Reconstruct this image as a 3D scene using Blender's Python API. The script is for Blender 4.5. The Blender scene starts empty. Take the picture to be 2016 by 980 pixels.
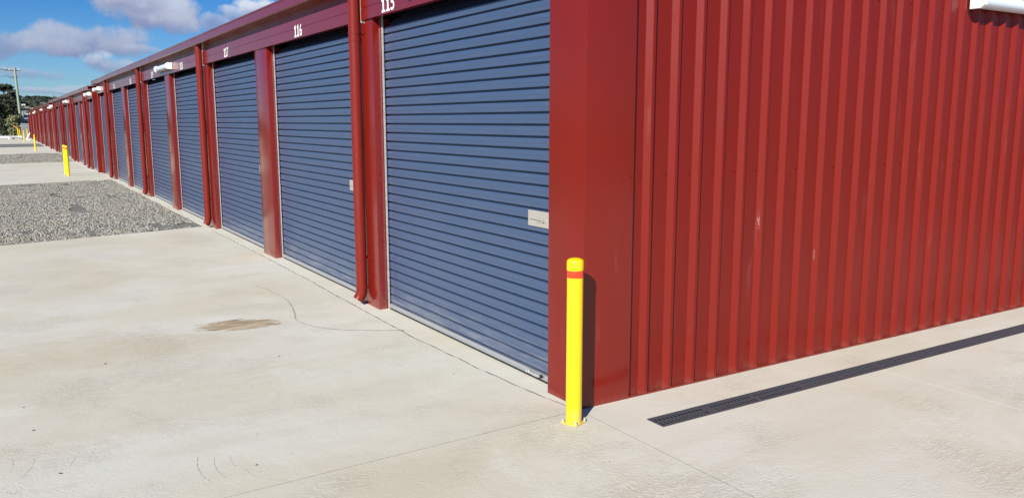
import bpy, bmesh, math, random
import numpy as np
from mathutils import Vector, Matrix, noise as mn_
random.seed(7); rng = np.random.default_rng(7)
S = bpy.context.scene
COL = S.collection
R = math.radians

# ------------------------------------------------------------------ camera
CAM = Vector((3.626, -2.736, 1.65)); YAW = 1.0134; PITCH = 0.1558; ROLL = -0.0011; F = 1604.36
fw = Vector((-math.sin(YAW)*math.cos(PITCH), math.cos(YAW)*math.cos(PITCH), -math.sin(PITCH)))
rt = fw.cross(Vector((0, 0, 1))).normalized(); up = rt.cross(fw)
rt, up = rt*math.cos(ROLL)+up*math.sin(ROLL), up*math.cos(ROLL)-rt*math.sin(ROLL)
cd = bpy.data.cameras.new('camera'); cam = bpy.data.objects.new('camera', cd); COL.objects.link(cam)
M = Matrix((rt, up, -fw)).transposed().to_4x4(); M.translation = CAM
cam.matrix_world = M
cd.sensor_width = 36; cd.lens = F/2016*36; cd.clip_start = .05; cd.clip_end = 6000
S.camera = cam

# ------------------------------------------------------------------ sun + exposure
SUN_EL = R(31); SUNV = Vector((0.62, -0.78, 0)).normalized()       # horizontal direction towards the sun
sv = SUNV*math.cos(SUN_EL)+Vector((0, 0, math.sin(SUN_EL)))
sl = bpy.data.lights.new('sun', 'SUN'); sl.energy = 4.6; sl.angle = R(.53); sl.color = (1, .968, .895)
so = bpy.data.objects.new('sun', sl); COL.objects.link(so)
so.rotation_euler = (-sv).to_track_quat('-Z', 'Y').to_euler()
S.view_settings.view_transform = 'Standard'; S.view_settings.look = 'None'
S.view_settings.gamma = 1; S.view_settings.use_curve_mapping = False
S.view_settings.exposure = 0.62

# ------------------------------------------------------------------ node helpers
class NT:
    def __init__(s, tree): s.t = tree; s.n = tree.nodes; s.l = tree.links
    def new(s, k, **kw):
        n = s.n.new(k)
        for a, b in kw.items(): setattr(n, a, b)
        return n
    def put(s, sock, v):
        if isinstance(v, bpy.types.NodeSocket): s.l.new(v, sock)
        elif v is not None: sock.default_value = v
    def math(s, op, a, b=None, c=None, clamp=False):
        n = s.new('ShaderNodeMath', operation=op, use_clamp=clamp)
        s.put(n.inputs[0], a); s.put(n.inputs[1], b)
        if c is not None: s.put(n.inputs[2], c)
        return n.outputs[0]
    def vmath(s, op, a, b=None, out=0):
        n = s.new('ShaderNodeVectorMath', operation=op); s.put(n.inputs[0], a)
        if b is not None: s.put(n.inputs[1], b)
        return n.outputs['Value'] if op == 'DOT_PRODUCT' or op == 'LENGTH' else n.outputs[0]
    def noise(s, vec, scale, detail=4, rough=.5, dist=0):
        n = s.new('ShaderNodeTexNoise'); s.put(n.inputs['Vector'], vec)
        n.inputs['Scale'].default_value = scale; n.inputs['Detail'].default_value = detail
        n.inputs['Roughness'].default_value = rough; n.inputs['Distortion'].default_value = dist
        return n.outputs['Fac']
    def ramp(s, v, a, b, lo=0., hi=1., smooth=True):
        n = s.new('ShaderNodeMapRange'); n.interpolation_type = 'SMOOTHSTEP' if smooth else 'LINEAR'
        s.put(n.inputs['Value'], v); s.put(n.inputs['From Min'], a); s.put(n.inputs['From Max'], b)
        n.inputs['To Min'].default_value = lo; n.inputs['To Max'].default_value = hi
        return n.outputs['Result']
    def mix(s, f, a, b, mode='MIX'):
        n = s.new('ShaderNodeMix', data_type='RGBA', blend_type=mode)
        s.put(n.inputs[0], f); s.put(n.inputs[6], a); s.put(n.inputs[7], b)
        return n.outputs[2]
    def map(s, vec, scale=(1, 1, 1), rot=(0, 0, 0), loc=(0, 0, 0)):
        n = s.new('ShaderNodeMapping'); s.put(n.inputs[0], vec)
        n.inputs['Scale'].default_value = scale; n.inputs['Rotation'].default_value = rot; n.inputs['Location'].default_value = loc
        return n.outputs[0]
def c4(c): return (*c, 1) if len(c) == 3 else c

# ------------------------------------------------------------------ sky: Nishita + cumulus placed by direction
W = bpy.data.worlds.new('World'); S.world = W; W.use_nodes = True
T = NT(W.node_tree); T.n.clear()
sky = T.new('ShaderNodeTexSky'); sky.sky_type = 'NISHITA'; sky.sun_disc = False
sky.sun_elevation = SUN_EL; sky.sun_rotation = math.atan2(SUNV.x, SUNV.y)
sky.altitude = 0; sky.air_density = 1.0; sky.dust_density = .3; sky.ozone_density = 2.5
tc = T.new('ShaderNodeTexCoord').outputs['Generated']
def pxdir(x, y): return (fw + rt*((x-1008)/F) - up*((y-490)/F)).normalized()
warp = T.new('ShaderNodeTexNoise'); T.put(warp.inputs['Vector'], tc); warp.inputs['Scale'].default_value = 9; warp.inputs['Detail'].default_value = 5
wv = T.vmath('MULTIPLY', T.vmath('SUBTRACT', warp.outputs['Color'], (.5, .5, .5)), (.03, .03, .03))
dirv = T.vmath('ADD', tc, wv)
fine = T.noise(tc, 26, 6, .6)
mid = T.noise(tc, 15, 4, .55)
sepz = T.new('ShaderNodeSeparateXYZ'); T.put(sepz.inputs[0], tc)
# clear, dry air: deeper blue away from the horizon than the stock atmosphere gives
skycol = T.mix(1.0, sky.outputs[0], T.mix(T.ramp(sepz.outputs['Z'], .0, .15, smooth=False), (.60, .87, 1.26, 1), (.155, .52, 1.02, 1)), 'MULTIPLY')
# (px, py, half width px, half height px, density, whiteness)
clouds = [(285, 22, 95, 36, 1.0, .55), (235, -6, 70, 34, .9, .7), (345, 48, 42, 20, .8, .35),
          (165, 82, 130, 30, .9, .3), (90, 92, 60, 18, .6, .25), (230, 98, 60, 14, .6, .15), (0, 80, 26, 30, .8, .2),
          (190, 120, 34, 20, 1.0, .95), (222, 132, 40, 16, .7, .4), (60, 142, 48, 13, .6, .3),
          (430, 44, 32, 16, .7, .5), (512, 14, 44, 17, 1.0, 1.0), (460, 26, 34, 13, .7, .8), (120, 175, 60, 7, .5, .6), (60, 176, 40, 6, .35, .5), (170, 168, 60, 6, .4, .6),
          (300, 100, 60, 8, .45, .4)]
col = skycol
for (px, py, hw, hh, dn, wh) in clouds:
    c = pxdir(px, py); r_ = c.cross(Vector((0, 0, 1))).normalized(); u_ = r_.cross(c)
    k = 1.0
    d0 = T.math('MAXIMUM', T.vmath('DOT_PRODUCT', dirv, tuple(c)), .05)
    a = T.math('DIVIDE', T.vmath('DOT_PRODUCT', dirv, tuple(r_*(F/hw))), d0)
    b = T.math('DIVIDE', T.vmath('DOT_PRODUCT', dirv, tuple(u_*(F/hh))), d0)
    rr = T.math('ADD', T.math('MULTIPLY', a, a), T.math('MULTIPLY', b, b))
    m = T.math('SUBTRACT', 1.15, rr)
    m = T.math('ADD', m, T.math('ADD', T.math('MULTIPLY', T.math('SUBTRACT', fine, .5), 3.0), T.math('MULTIPLY', T.math('SUBTRACT', mid, .5), 2.2)))
    m = T.math('MULTIPLY', T.ramp(m, .1, 1.0), dn*.97)
    front = T.math('GREATER_THAN', T.vmath('DOT_PRODUCT', dirv, tuple(c)), .3)
    m = T.math('MULTIPLY', m, front)
    shade = T.ramp(T.math('ADD', b, T.math('MULTIPLY', T.math('SUBTRACT', fine, .5), 2.5)), -1.0, .9)
    dark = (2.5, 3.0, 5.1, 1); lite = (4.0+3.6*wh, 4.5+3.8*wh, 6.2+3.4*wh, 1)
    cc = T.mix(shade, dark, lite)
    col = T.mix(m, col, cc)
# scattered cumulus over the rest of the sky (seen only in reflections or from other positions)
sep = T.new('ShaderNodeSeparateXYZ'); T.put(sep.inputs[0], tc)
zc = T.math('MAXIMUM', sep.outputs['Z'], .03)
comb = T.new('ShaderNodeCombineXYZ'); T.put(comb.inputs[0], T.math('DIVIDE', sep.outputs['X'], zc)); T.put(comb.inputs[1], T.math('DIVIDE', sep.outputs['Y'], zc))
gen = T.ramp(T.noise(comb.outputs[0], .55, 6, .55), .56, .72, 0, .75)
gen = T.math('MULTIPLY', gen, T.ramp(sep.outputs['Z'], .16, .3))
col = T.mix(gen, col, (5.2, 5.6, 6.8, 1))
bg = T.new('ShaderNodeBackground'); T.put(bg.inputs[0], col); bg.inputs[1].default_value = .060
wo = T.new('ShaderNodeOutputWorld'); T.l.new(bg.outputs[0], wo.inputs[0])

# ------------------------------------------------------------------ materials
MATS = {}
def mat(name, base, rough=.5, metallic=0., spec=.6, fn=None):
    if name in MATS: return MATS[name]
    m = bpy.data.materials.new(name); m.use_nodes = True
    t = NT(m.node_tree); b = m.node_tree.nodes['Principled BSDF']
    b.inputs['Base Color'].default_value = c4(base); b.inputs['Roughness'].default_value = rough
    b.inputs['Metallic'].default_value = metallic; b.inputs['Specular IOR Level'].default_value = spec
    if fn: fn(t, b)
    MATS[name] = m; return m
def bump(t, b, h, strength, dist):
    n = t.new('ShaderNodeBump'); n.inputs['Strength'].default_value = strength; n.inputs['Distance'].default_value = dist
    t.put(n.inputs['Height'], h); t.l.new(n.outputs[0], b.inputs['Normal'])
def obj_co(t): return t.new('ShaderNodeTexCoord').outputs['Object']
def geo_pos(t): return t.new('ShaderNodeNewGeometry').outputs['Position']
def xyz(t, v):
    n = t.new('ShaderNodeSeparateXYZ'); t.put(n.inputs[0], v); return n.outputs

def painted(base, dusty=.14, rlo=.26, rhi=.36):
    def fn(t, b):
        p = geo_pos(t); z = xyz(t, p)[2]
        n1 = t.noise(p, 1.7, 5, .6); n2 = t.noise(t.map(p, (1, 1, .12)), 14, 4, .6)
        c = t.mix(t.ramp(n1, .3, .7, 0, .35), c4(base), c4(tuple(x*.86 for x in base)))
        # dust and splash marks collected near the ground
        dust = t.math('MULTIPLY', t.ramp(t.math('ADD', z, t.math('MULTIPLY', n2, .12)), .12, .0), dusty)
        c = t.mix(dust, c, (.42, .33, .26, 1))
        c = t.mix(t.ramp(n2, .62, .8, 0, .05), c, (.5, .42, .36, 1))
        t.put(b.inputs['Base Color'], c)
        t.put(b.inputs['Roughness'], t.ramp(n1, .3, .7, rlo, rhi))
        bump(t, b, t.noise(p, 3.5, 2, .5), .05, .01)
    return fn
RED = (.170, .0095, .0050)
m_red = mat('red_painted_steel', RED, spec=.30, fn=painted(RED, .14, .30, .38))
m_redtrim = mat('red_painted_trim', RED, spec=.45, fn=painted((.168, .0100, .0055), .12, .15, .22))
m_fascia = mat('red_painted_fascia', RED, spec=1.0, fn=painted((.168, .0100, .0055), .12, .15, .22))
m_pipe = mat('red_painted_pipe', RED, spec=.35, fn=painted((.175, .0135, .008), .12, .28, .36))
BLUE = (.048, .079, .150)
def blue_fn(t, b):
    p = geo_pos(t); n1 = t.noise(p, 1.3, 4, .6); n2 = t.noise(t.map(p, (.5, .5, 6)), 5, 4, .65); z = xyz(t, p)[2]
    c = t.mix(t.ramp(n1, .3, .7, 0, .4), c4(BLUE), (.057, .083, .148, 1))
    c = t.mix(t.ramp(n2, .5, .85, 0, .16), c, (.14, .165, .22, 1))
    c = t.mix(t.math('MULTIPLY', t.ramp(z, .35, .03), t.ramp(n2, .4, .7, .05, .3)), c, (.4, .38, .34, 1))
    t.put(b.inputs['Base Color'], c); t.put(b.inputs['Roughness'], t.ramp(n2, .3, .7, .3, .44))
    bump(t, b, t.noise(t.map(p, (1, 1, 3)), 6, 3, .5), .15, .006)
m_blue = mat('blue_roller_steel', BLUE, fn=blue_fn)
def galv_fn(t, b):
    p = geo_pos(t); n = t.noise(p, 40, 3, .6)
    t.put(b.inputs['Base Color'], t.mix(t.ramp(n, .3, .7), (.52, .52, .5, 1), (.68, .68, .66, 1)))
    t.put(b.inputs['Roughness'], t.ramp(n, .3, .7, .35, .5))
m_galv = mat('galvanised_steel', (.6, .6, .6), metallic=.55, fn=galv_fn)
m_plate = mat('lock_plate_metal', (.50, .47, .41), rough=.42, metallic=.4)
m_alu = mat('aluminium_rail', (.40, .40, .41), rough=.5, metallic=.4)
m_rubber = mat('black_rubber', (.012, .012, .013), rough=.7)
m_dark = mat('near_black', (.01, .01, .012), rough=.9)
m_white = mat('white_enamel', (.80, .80, .78), rough=.35)
m_text = mat('white_vinyl', (.82, .82, .80), rough=.5)
m_diff = mat('lamp_diffuser', (.70, .76, .84), rough=.22, spec=.6)
YEL = (.78, .56, .003)
def yel_fn(t, b):
    p = geo_pos(t); n = t.noise(p, 9, 4, .6); z = xyz(t, p)[2]
    c = t.mix(t.ramp(n, .35, .75, 0, .25), c4(YEL), (.74, .50, .006, 1))
    c = t.mix(t.math('MULTIPLY', t.ramp(z, .12, .0), t.ramp(n, .4, .6, 0, .5)), c, (.5, .4, .2, 1))
    t.put(b.inputs['Base Color'], c)
m_yel = mat('yellow_powder_coat', YEL, rough=.32, fn=yel_fn)
m_band = mat('red_reflective_band', (.80, .05, .012), rough=.3)

def conc_fn(tint, rich=True):
    def fn(t, b):
        p = geo_pos(t)
        X = xyz(t, p)
        n1 = t.noise(p, .55, 6, .6, .4); n2 = t.noise(p, 3.2, 6, .65, .6); n3 = t.noise(p, 60, 4, .7)
        streak = t.noise(t.map(p, (1.0, .22, 1), (0, 0, R(32))), 4.0, 5, .6, .5)
        pits = t.noise(t.map(p, (1.0, .28, 1), (0, 0, R(32))), 26, 4, .7, .4)
        a = tuple(tint); c = t.mix(t.ramp(n1, .35, .68), c4(tuple(x*1.04 for x in a)), c4((a[0]*.975, a[1]*.925, a[2]*.82)))
        c = t.mix(t.ramp(streak, .42, .72, 0, .5), c, c4((a[0]*.92, a[1]*.89, a[2]*.82)))
        c = t.mix(t.ramp(n2, .50, .80, 0, .45), c, c4((a[0]*.90, a[1]*.88, a[2]*.84)))
        c = t.mix(t.math('MULTIPLY', t.ramp(pits, .64, .74), t.ramp(n2, .45, .6, .1, .5)), c, c4((a[0]*.62, a[1]*.58, a[2]*.52)))
        c = t.mix(t.ramp(n3, .58, .78, 0, .26), c, c4((a[0]*.72, a[1]*.68, a[2]*.62)))
        pale = t.noise(t.map(p, (1, 1, 1), (0, 0, .6), (7, 3, 0)), 1.1, 6, .65, .8)
        c = t.mix(t.ramp(pale, .52, .74, 0, .5), c, c4((a[0]*1.12, a[1]*1.13, a[2]*1.15)))
        # tiny dark specks
        v = t.new('ShaderNodeTexVoronoi'); t.put(v.inputs['Vector'], p); v.inputs['Scale'].default_value = 6.5
        spk = t.math('MULTIPLY', t.ramp(v.outputs['Distance'], .045, .02), t.ramp(t.noise(p, 1.9, 2), .48, .56))
        c = t.mix(t.math('MULTIPLY', spk, .6), c, (.12, .10, .08, 1))
        hgt = t.math('ADD', t.math('MULTIPLY', n3, .35), t.math('MULTIPLY', n2, .8))
        if rich:
            def blob(cx, cy, ax, ay, rot, lo, hi, nz=.8):
                q = t.map(t.vmath('SUBTRACT', p, (cx, cy, 0)), (1, 1, 1), (0, 0, -rot))
                q = xyz(t, q)
                e = t.math('ADD', t.math('POWER', t.math('ABSOLUTE', t.math('DIVIDE', q[0], ax)), 2.0), t.math('POWER', t.math('ABSOLUTE', t.math('DIVIDE', q[1], ay)), 2.0))
                e = t.math('ADD', e, t.math('MULTIPLY', t.math('SUBTRACT', t.noise(t.map(p, (3.5, .8, 1), (0, 0, .2)), 7, 6, .65), .5), nz*2.6))
                return t.ramp(e, hi, lo)
            st = blob(-3.09, -1.20, .20, .36, R(-16), .5, 1.0, 1.1)
            inner = t.noise(t.map(p, (1.0, .25, 1), (0, 0, R(18))), 17, 5, .65, .6)
            sc = t.mix(t.ramp(inner, .38, .62), (.24, .155, .07, 1), (.42, .315, .185, 1))
            c = t.mix(t.math('MULTIPLY', st, t.ramp(inner, .3, .6, .95, .70)), c, sc)
            hy = xyz(t, t.map(t.vmath('SUBTRACT', p, (-3.2, -1.12, 0)), (1, 1, 1), (0, 0, R(16))))[0]
            c = t.mix(t.math('MULTIPLY', t.math('MULTIPLY', st, t.ramp(hy, .05, -.02)), .35), c, (.17, .105, .05, 1))
            for (sx, sy, ax, ay, ro, am) in ((-8.6, -.62, .9, .34, .1, .42), (-3.1, -.62, .10, .22, -.3, .30), (-2.75, -1.75, .30, .55, -.28, .34), (-2.4, -2.0, .8, 1.3, -.3, .20), (-1.35, -2.3, .5, 1.0, .2, .24), (-2.9, -2.3, .5, .7, -.4, .42), (.35, -1.25, .25, .5, .2, .26),
                                         (-6.0, -2.4, 1.4, .8, 0, .18), (1.3, -.75, .35, .8, .3, .25), (1.0, 1.0, .3, .7, .1, .18), (-4.2, -.5, .8, .22, .1, .22)):
                c = t.mix(t.math('MULTIPLY', blob(sx, sy, ax, ay, ro, .2, 1.5, 1.5), am*.7), c, (.45, .365, .235, 1))
            # trowel arcs: distorted rings, only in patches
            patch = t.ramp(t.noise(p, 1.3, 4, .6), .46, .64)
            sw = t.noise(t.map(p, (1, .35, 1), (0, 0, R(55))), 22, 3, .6, 2.2)
            rid = t.math('SUBTRACT', 1, t.math('MULTIPLY', t.math('ABSOLUTE', t.math('SUBTRACT', sw, .5)), 9), clamp=True)
            hgt = t.math('SUBTRACT', hgt, t.math('MULTIPLY', t.math('MULTIPLY', rid, patch), .5))
            grain = t.noise(t.map(p, (1, .3, 1), (0, 0, R(10))), 90, 3, .6)
            hgt = t.math('ADD', hgt, t.math('MULTIPLY', grain, .5))
            c = t.mix(t.math('MULTIPLY', t.math('MULTIPLY', rid, patch), .10), c, (.2, .17, .14, 1))
        t.put(b.inputs['Base Color'], c); t.put(b.inputs['Roughness'], t.ramp(n2, .3, .7, .75, .95))
        bump(t, b, hgt, .55, .006)
    return fn
m_conc = mat('driveway_concrete', (.5, .48, .44), rough=.85, spec=.3, fn=conc_fn((.560, .541, .468)))
m_conc2 = mat('footing_concrete', (.55, .53, .49), rough=.85, spec=.3, fn=conc_fn((.575, .557, .49), False))
m_grout = mat('joint_dirt', (.105, .09, .068), rough=.95)
def gravel_fn(t, b):
    p = geo_pos(t); v = t.new('ShaderNodeTexVoronoi'); t.put(v.inputs['Vector'], p); v.inputs['Scale'].default_value = 24
    h = t.ramp(v.outputs['Distance'], 0, .6, 1, 0)
    c = t.mix(xyz(t, v.outputs['Color'])[0], (.09, .087, .08, 1), (.28, .27, .235, 1))
    t.put(b.inputs['Base Color'], c); bump(t, b, h, 1, .03)
m_gravel = mat('gravel_bed', (.2, .2, .2), rough=.9, fn=gravel_fn)
def stone_fn(t, b):
    p = geo_pos(t); g = t.new('ShaderNodeNewGeometry')
    rnd = g.outputs['Random Per Island']
    pw = t.noise(p, .5, 4, .6)
    c = t.mix(rnd, (.085, .082, .074, 1), (.40, .38, .325, 1))
    c = t.mix(t.ramp(pw, .4, .65, 0, .35), c, (.30, .265, .20, 1))
    t.put(b.inputs['Base Color'], c)
m_stone = mat('crushed_rock', (.3, .3, .29), rough=.85, fn=stone_fn)
def land_fn(t, b):
    p = geo_pos(t)
    c = t.mix(t.ramp(t.noise(p, .02, 6, .6), .4, .6), (.10, .11, .045, 1), (.16, .14, .075, 1))
    c = t.mix(t.ramp(t.noise(p, .4, 6, .7), .4, .7), c, (.2, .18, .12, 1))
    t.put(b.inputs['Base Color'], c)
m_land = mat('grassy_ground', (.1, .11, .05), rough=.95, fn=land_fn)
def leaf_fn(lo, hi):
    def fn(t, b):
        g = t.new('ShaderNodeNewGeometry'); p = geo_pos(t)
        k = t.math('ADD', t.math('MULTIPLY', g.outputs['Random Per Island'], .6), t.math('MULTIPLY', t.noise(p, .9, 3), .4))
        t.put(b.inputs['Base Color'], t.mix(k, c4(lo), c4(hi)))
    return fn
m_leafd = mat('dark_pine_leaves', (.04, .05, .03), rough=.75, spec=.2, fn=leaf_fn((.022, .030, .018), (.062, .070, .036)))
m_leafy = mat('yellow_green_leaves', (.2, .2, .09), rough=.6, spec=.2, fn=leaf_fn((.13, .15, .06), (.40, .38, .20)))
m_leafh = mat('hill_leaves', (.05, .06, .04), rough=.8, spec=.2, fn=leaf_fn((.030, .042, .034), (.075, .085, .055)))
def bark_fn(t, b):
    p = geo_pos(t); t.put(b.inputs['Base Color'], t.mix(t.noise(t.map(p, (8, 8, 1)), 3, 4), (.06, .045, .035, 1), (.16, .13, .10, 1)))
m_bark = mat('tree_bark', (.1, .08, .06), rough=.9, fn=bark_fn)
def pole_fn(t, b):
    p = geo_pos(t); t.put(b.inputs['Base Color'], t.mix(t.noise(t.map(p, (6, 6, .5)), 3, 4), (.20, .26, .20, 1), (.34, .38, .30, 1)))
m_pole = mat('treated_pole_timber', (.27, .32, .25), rough=.85, fn=pole_fn)
m_wire = mat('black_cable', (.02, .02, .025), rough=.6)
m_grate = mat('drain_plastic', (.060, .064, .078), rough=.5, spec=.3)
m_roofg = mat('grey_roof_sheet', (.27, .29, .29), rough=.45)
m_wallw = mat('pale_render', (.55, .52, .47), rough=.8)
m_tile = mat('terracotta_roof', (.30, .17, .12), rough=.8)
m_scuff = mat('scuffed_paint', (.34, .15, .125), rough=.6)
m_window = mat('dark_window', (.02, .025, .03), rough=.1)

# ------------------------------------------------------------------ mesh helpers
class MB:
    def __init__(s): s.v = []; s.f = []
    def box(s, x0, x1, y0, y1, z0, z1):
        if x0 > x1: x0, x1 = x1, x0
        if y0 > y1: y0, y1 = y1, y0
        i = len(s.v)
        s.v += [(x0, y0, z0), (x1, y0, z0), (x1, y1, z0), (x0, y1, z0), (x0, y0, z1), (x1, y0, z1), (x1, y1, z1), (x0, y1, z1)]
        s.f += [tuple(i+k for k in q) for q in ((0, 3, 2, 1), (4, 5, 6, 7), (0, 1, 5, 4), (1, 2, 6, 5), (2, 3, 7, 6), (3, 0, 4, 7))]
        return s
    def quad(s, *p): i = len(s.v); s.v += list(p); s.f.append(tuple(range(i, i+len(p)))); return s
    def prism(s, poly, axis, a, b):
        """poly: 2-D ring in the two other axes, extruded along axis between a and b"""
        n = len(poly); i = len(s.v)
        for t in (a, b):
            for (p, q) in poly:
                s.v.append({'x': (t, p, q), 'y': (p, t, q), 'z': (p, q, t)}[axis])
        for k in range(n): s.f.append((i+k, i+(k+1) % n, i+n+(k+1) % n, i+n+k))
        s.f.append(tuple(i+k for k in range(n))[::-1]); s.f.append(tuple(i+n+k for k in range(n)))
        return s
    def tube(s, path, rad, seg=16, cap=True):
        path = [Vector(p) for p in path]; i0 = len(s.v); n = len(path)
        rads = rad if isinstance(rad, (list, tuple)) else [rad]*n
        prev = None
        for k, p in enumerate(path):
            d = (path[min(k+1, n-1)]-path[max(k-1, 0)]).normalized()
            a = d.cross(Vector((0, 0, 1)) if abs(d.z) < .9 else Vector((1, 0, 0))).normalized() if prev is None else (prev - d*prev.dot(d)).normalized()
            prev = a; b = d.cross(a)
            for j in range(seg):
                w = 2*math.pi*j/seg; s.v.append(tuple(p+(a*math.cos(w)+b*math.sin(w))*rads[k]))
        for k in range(n-1):
            for j in range(seg):
                s.f.append((i0+k*seg+j, i0+k*seg+(j+1) % seg, i0+(k+1)*seg+(j+1) % seg, i0+(k+1)*seg+j))
        if cap: s.f.append(tuple(i0+j for j in range(seg))[::-1]); s.f.append(tuple(i0+(n-1)*seg+j for j in range(seg)))
        return s
    def lathe(s, prof, seg=32, c=(0, 0)):
        i0 = len(s.v); n = len(prof)
        for (r, z) in prof:
            for j in range(seg):
                w = 2*math.pi*j/seg; s.v.append((c[0]+r*math.cos(w), c[1]+r*math.sin(w), z))
        for k in range(n-1):
            for j in range(seg):
                s.f.append((i0+k*seg+j, i0+k*seg+(j+1) % seg, i0+(k+1)*seg+(j+1) % seg, i0+(k+1)*seg+j))
        s.f.append(tuple(i0+j for j in range(seg))[::-1]); s.f.append(tuple(i0+(n-1)*seg+j for j in range(seg)))
        return s
    def mesh(s, name, smooth=None, bevel=0):
        me = bpy.data.meshes.new(name); me.from_pydata(s.v, [], s.f)
        bm = bmesh.new(); bm.from_mesh(me)
        bmesh.ops.recalc_face_normals(bm, faces=bm.faces)
        if bevel: bmesh.ops.bevel(bm, geom=[e for e in bm.edges if e.is_manifold and e.calc_face_angle(0) > .6], offset=bevel, segments=2, profile=.6, affect='EDGES')
        bm.to_mesh(me); bm.free()
        if smooth is not None:
            for p in me.polygons: p.use_smooth = True
            me.set_sharp_from_angle(angle=R(smooth))
        return me
    def build(s, name, m, parent=None, smooth=None, bevel=0, loc=None):
        return link(name, s.mesh(name, smooth, bevel), m, parent, loc)
def link(name, me, m=None, parent=None, loc=None):
    o = bpy.data.objects.new(name, me); COL.objects.link(o)
    if m is not None and len(me.materials) == 0: me.materials.append(m)
    if parent is not None: o.parent = parent
    if loc is not None: o.location = loc
    return o
def tag(o, label=None, cat=None, group=None, kind=None):
    if label: o['label'] = label
    if cat: o['category'] = cat
    if group: o['group'] = group
    if kind: o['kind'] = kind
    return o
def empty(name, loc, label, cat, group=None, rz=0):
    o = bpy.data.objects.new(name, None); COL.objects.link(o); o.location = loc; o.rotation_euler.z = rz
    o.empty_display_size = .2
    return tag(o, label, cat, group)
def dup(root, loc, label, group=None, rz=None):
    r = root.copy(); COL.objects.link(r); r.location = loc; r['label'] = label
    if rz is not None: r.rotation_euler.z = rz
    if group: r['group'] = group
    for ch in list(root.children):
        c = ch.copy(); COL.objects.link(c); c.parent = r
        for g in list(ch.children):
            d = g.copy(); COL.objects.link(d); d.parent = c
    return r

# ------------------------------------------------------------------ ground
def struct(name, mb, m, **k): return tag(mb.build(name, m, **k), kind='structure')
g = MB()
N = 60
def gz(x, y):
    d = max(0, min(1, (-x-96)/20)); z = -.045 - .36*d*d*(3-2*d)
    far = max(0, (-x-700)/800.)
    if far > 0: z += min(far, 1.15)**1.25*27*(1+.16*math.sin(y*.011+1)+.06*math.sin(y*.037))
    side = max(0, (math.hypot(x, y)-500)/400.)
    if x > -330: z += min(side, 1.5)*4
    return z
xs = [-3500, -2600, -2000]+[-1700+i*50 for i in range(30)]+[-104, -100, -97, -94, -60, -30, 0, 30, 80, 200, 500, 1500]
xs = sorted(set(xs)); ys = [-2500, -1500, -1000]+[-800+i*50 for i in range(33)]+[1200, 2500]; ys = sorted(set(ys))
idx = {}
for i, x in enumerate(xs):
    for j, y in enumerate(ys): idx[i, j] = len(g.v); g.v.append((x, y, gz(x, y)))
for i in range(len(xs)-1):
    for j in range(len(ys)-1): g.f.append((idx[i, j], idx[i+1, j], idx[i+1, j+1], idx[i, j+1]))
struct('ground', g, m_land, smooth=60)

def slab(name, rects, m, top=0., th=.03):
    b = MB()
    for r in rects: b.box(*r, top-th, top)
    return struct(name, b, m)
GAP = .0016
YF = -.075                     # front edge of the driveway slabs, along the sheds
X1 = -9.5
# driveway panels: thin dirty joints between them
def poly_slab(name, pts, m, top=0., th=.03): return struct(name, MB().prism(pts, 'z', top-th, top), m)
DY = -9.0
def wob(x):
    K = [(0, -.035), (-.3, -.075), (-1.0, -.12), (-1.9, -.15), (-3.2, -.135), (-4.5, -.105), (-5.9, -.092), (-8, -.09), (-12, -.09)]
    for (a, ya), (b, yb) in zip(K, K[1:]):
        if x >= b: f = (x-a)/(b-a); return ya+(yb-ya)*f
    return -.09
edge = [(-.02-i*.04, wob(-.02-i*.04)+.014*mn_.noise(Vector((i*.11, 3, 0)))+.009*mn_.noise(Vector((i*.45, 9, 0)))) for i in range(236)]
pA = [(-.02, DY), (-.02+.0, -.06)]
pts = [(.02 - .0, -.055)]
poly = [(0.0-GAP, -.050)] + [(x, y) for x, y in edge if x > X1+.0] + [(-9.86, -.12), (-9.17, -3.0), (-8.6, DY), (.10, DY), (.0555, -2.0)]
poly_slab('driveway_pavement', poly[::-1], m_conc)
poly_slab('forecourt_pavement', [(GAP+.0025, -.026), (.0615, -2.0), (.1065, DY), (14, DY), (14, -.0255)], m_conc)
# panels along the side wall, with the drain channel left open
dx0, dx1, dy0, dy1 = .325, .457, .212, 8.3
slab('side_pavement', [(-.06, dx0-.004, -.02, .95), (dx0-.004, dx1+.004, -.02, dy0-.004), (dx1+.004, 14, -.02, 2.14)], m_conc)
slab('side_pavement', [(-.06, dx0-.004, .953, 2.196), (dx1+.004, 14, 2.148, 9)], m_conc)
slab('side_pavement', [(-.06, dx0-.004, 2.2, 5.2)], m_conc)
slab('side_pavement', [(-.06, dx0-.004, 5.206, 9), (dx0-.004, dx1+.004, dy1+.004, 9)], m_conc)
struct('pavement_subbase', MB().box(-9.3, dx0-.002, -9.2, 9.2, -.036, -.0014).box(dx1+.002, 14.3, -9.2, 9.2, -.036, -.0014).box(dx0-.001, dx1+.001, -9.2, dy0-.002, -.036, -.0015).box(dx0-.001, dx1+.001, dy1+.002, 9.2, -.036, -.0015), m_grout)
struct('joint_highlight', MB().box(dx1+.005, 13.9, 2.1405, 2.1475, -.02, -.0006), mat('pale_highlight', (.62, .60, .55), rough=.8))  # pale strip laid in the joint, its bright highlight put into the colour
struct('yard_ground', MB().box(14.3, 40, -9.2, 30, -.04, -.016), m_gravel)
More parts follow.
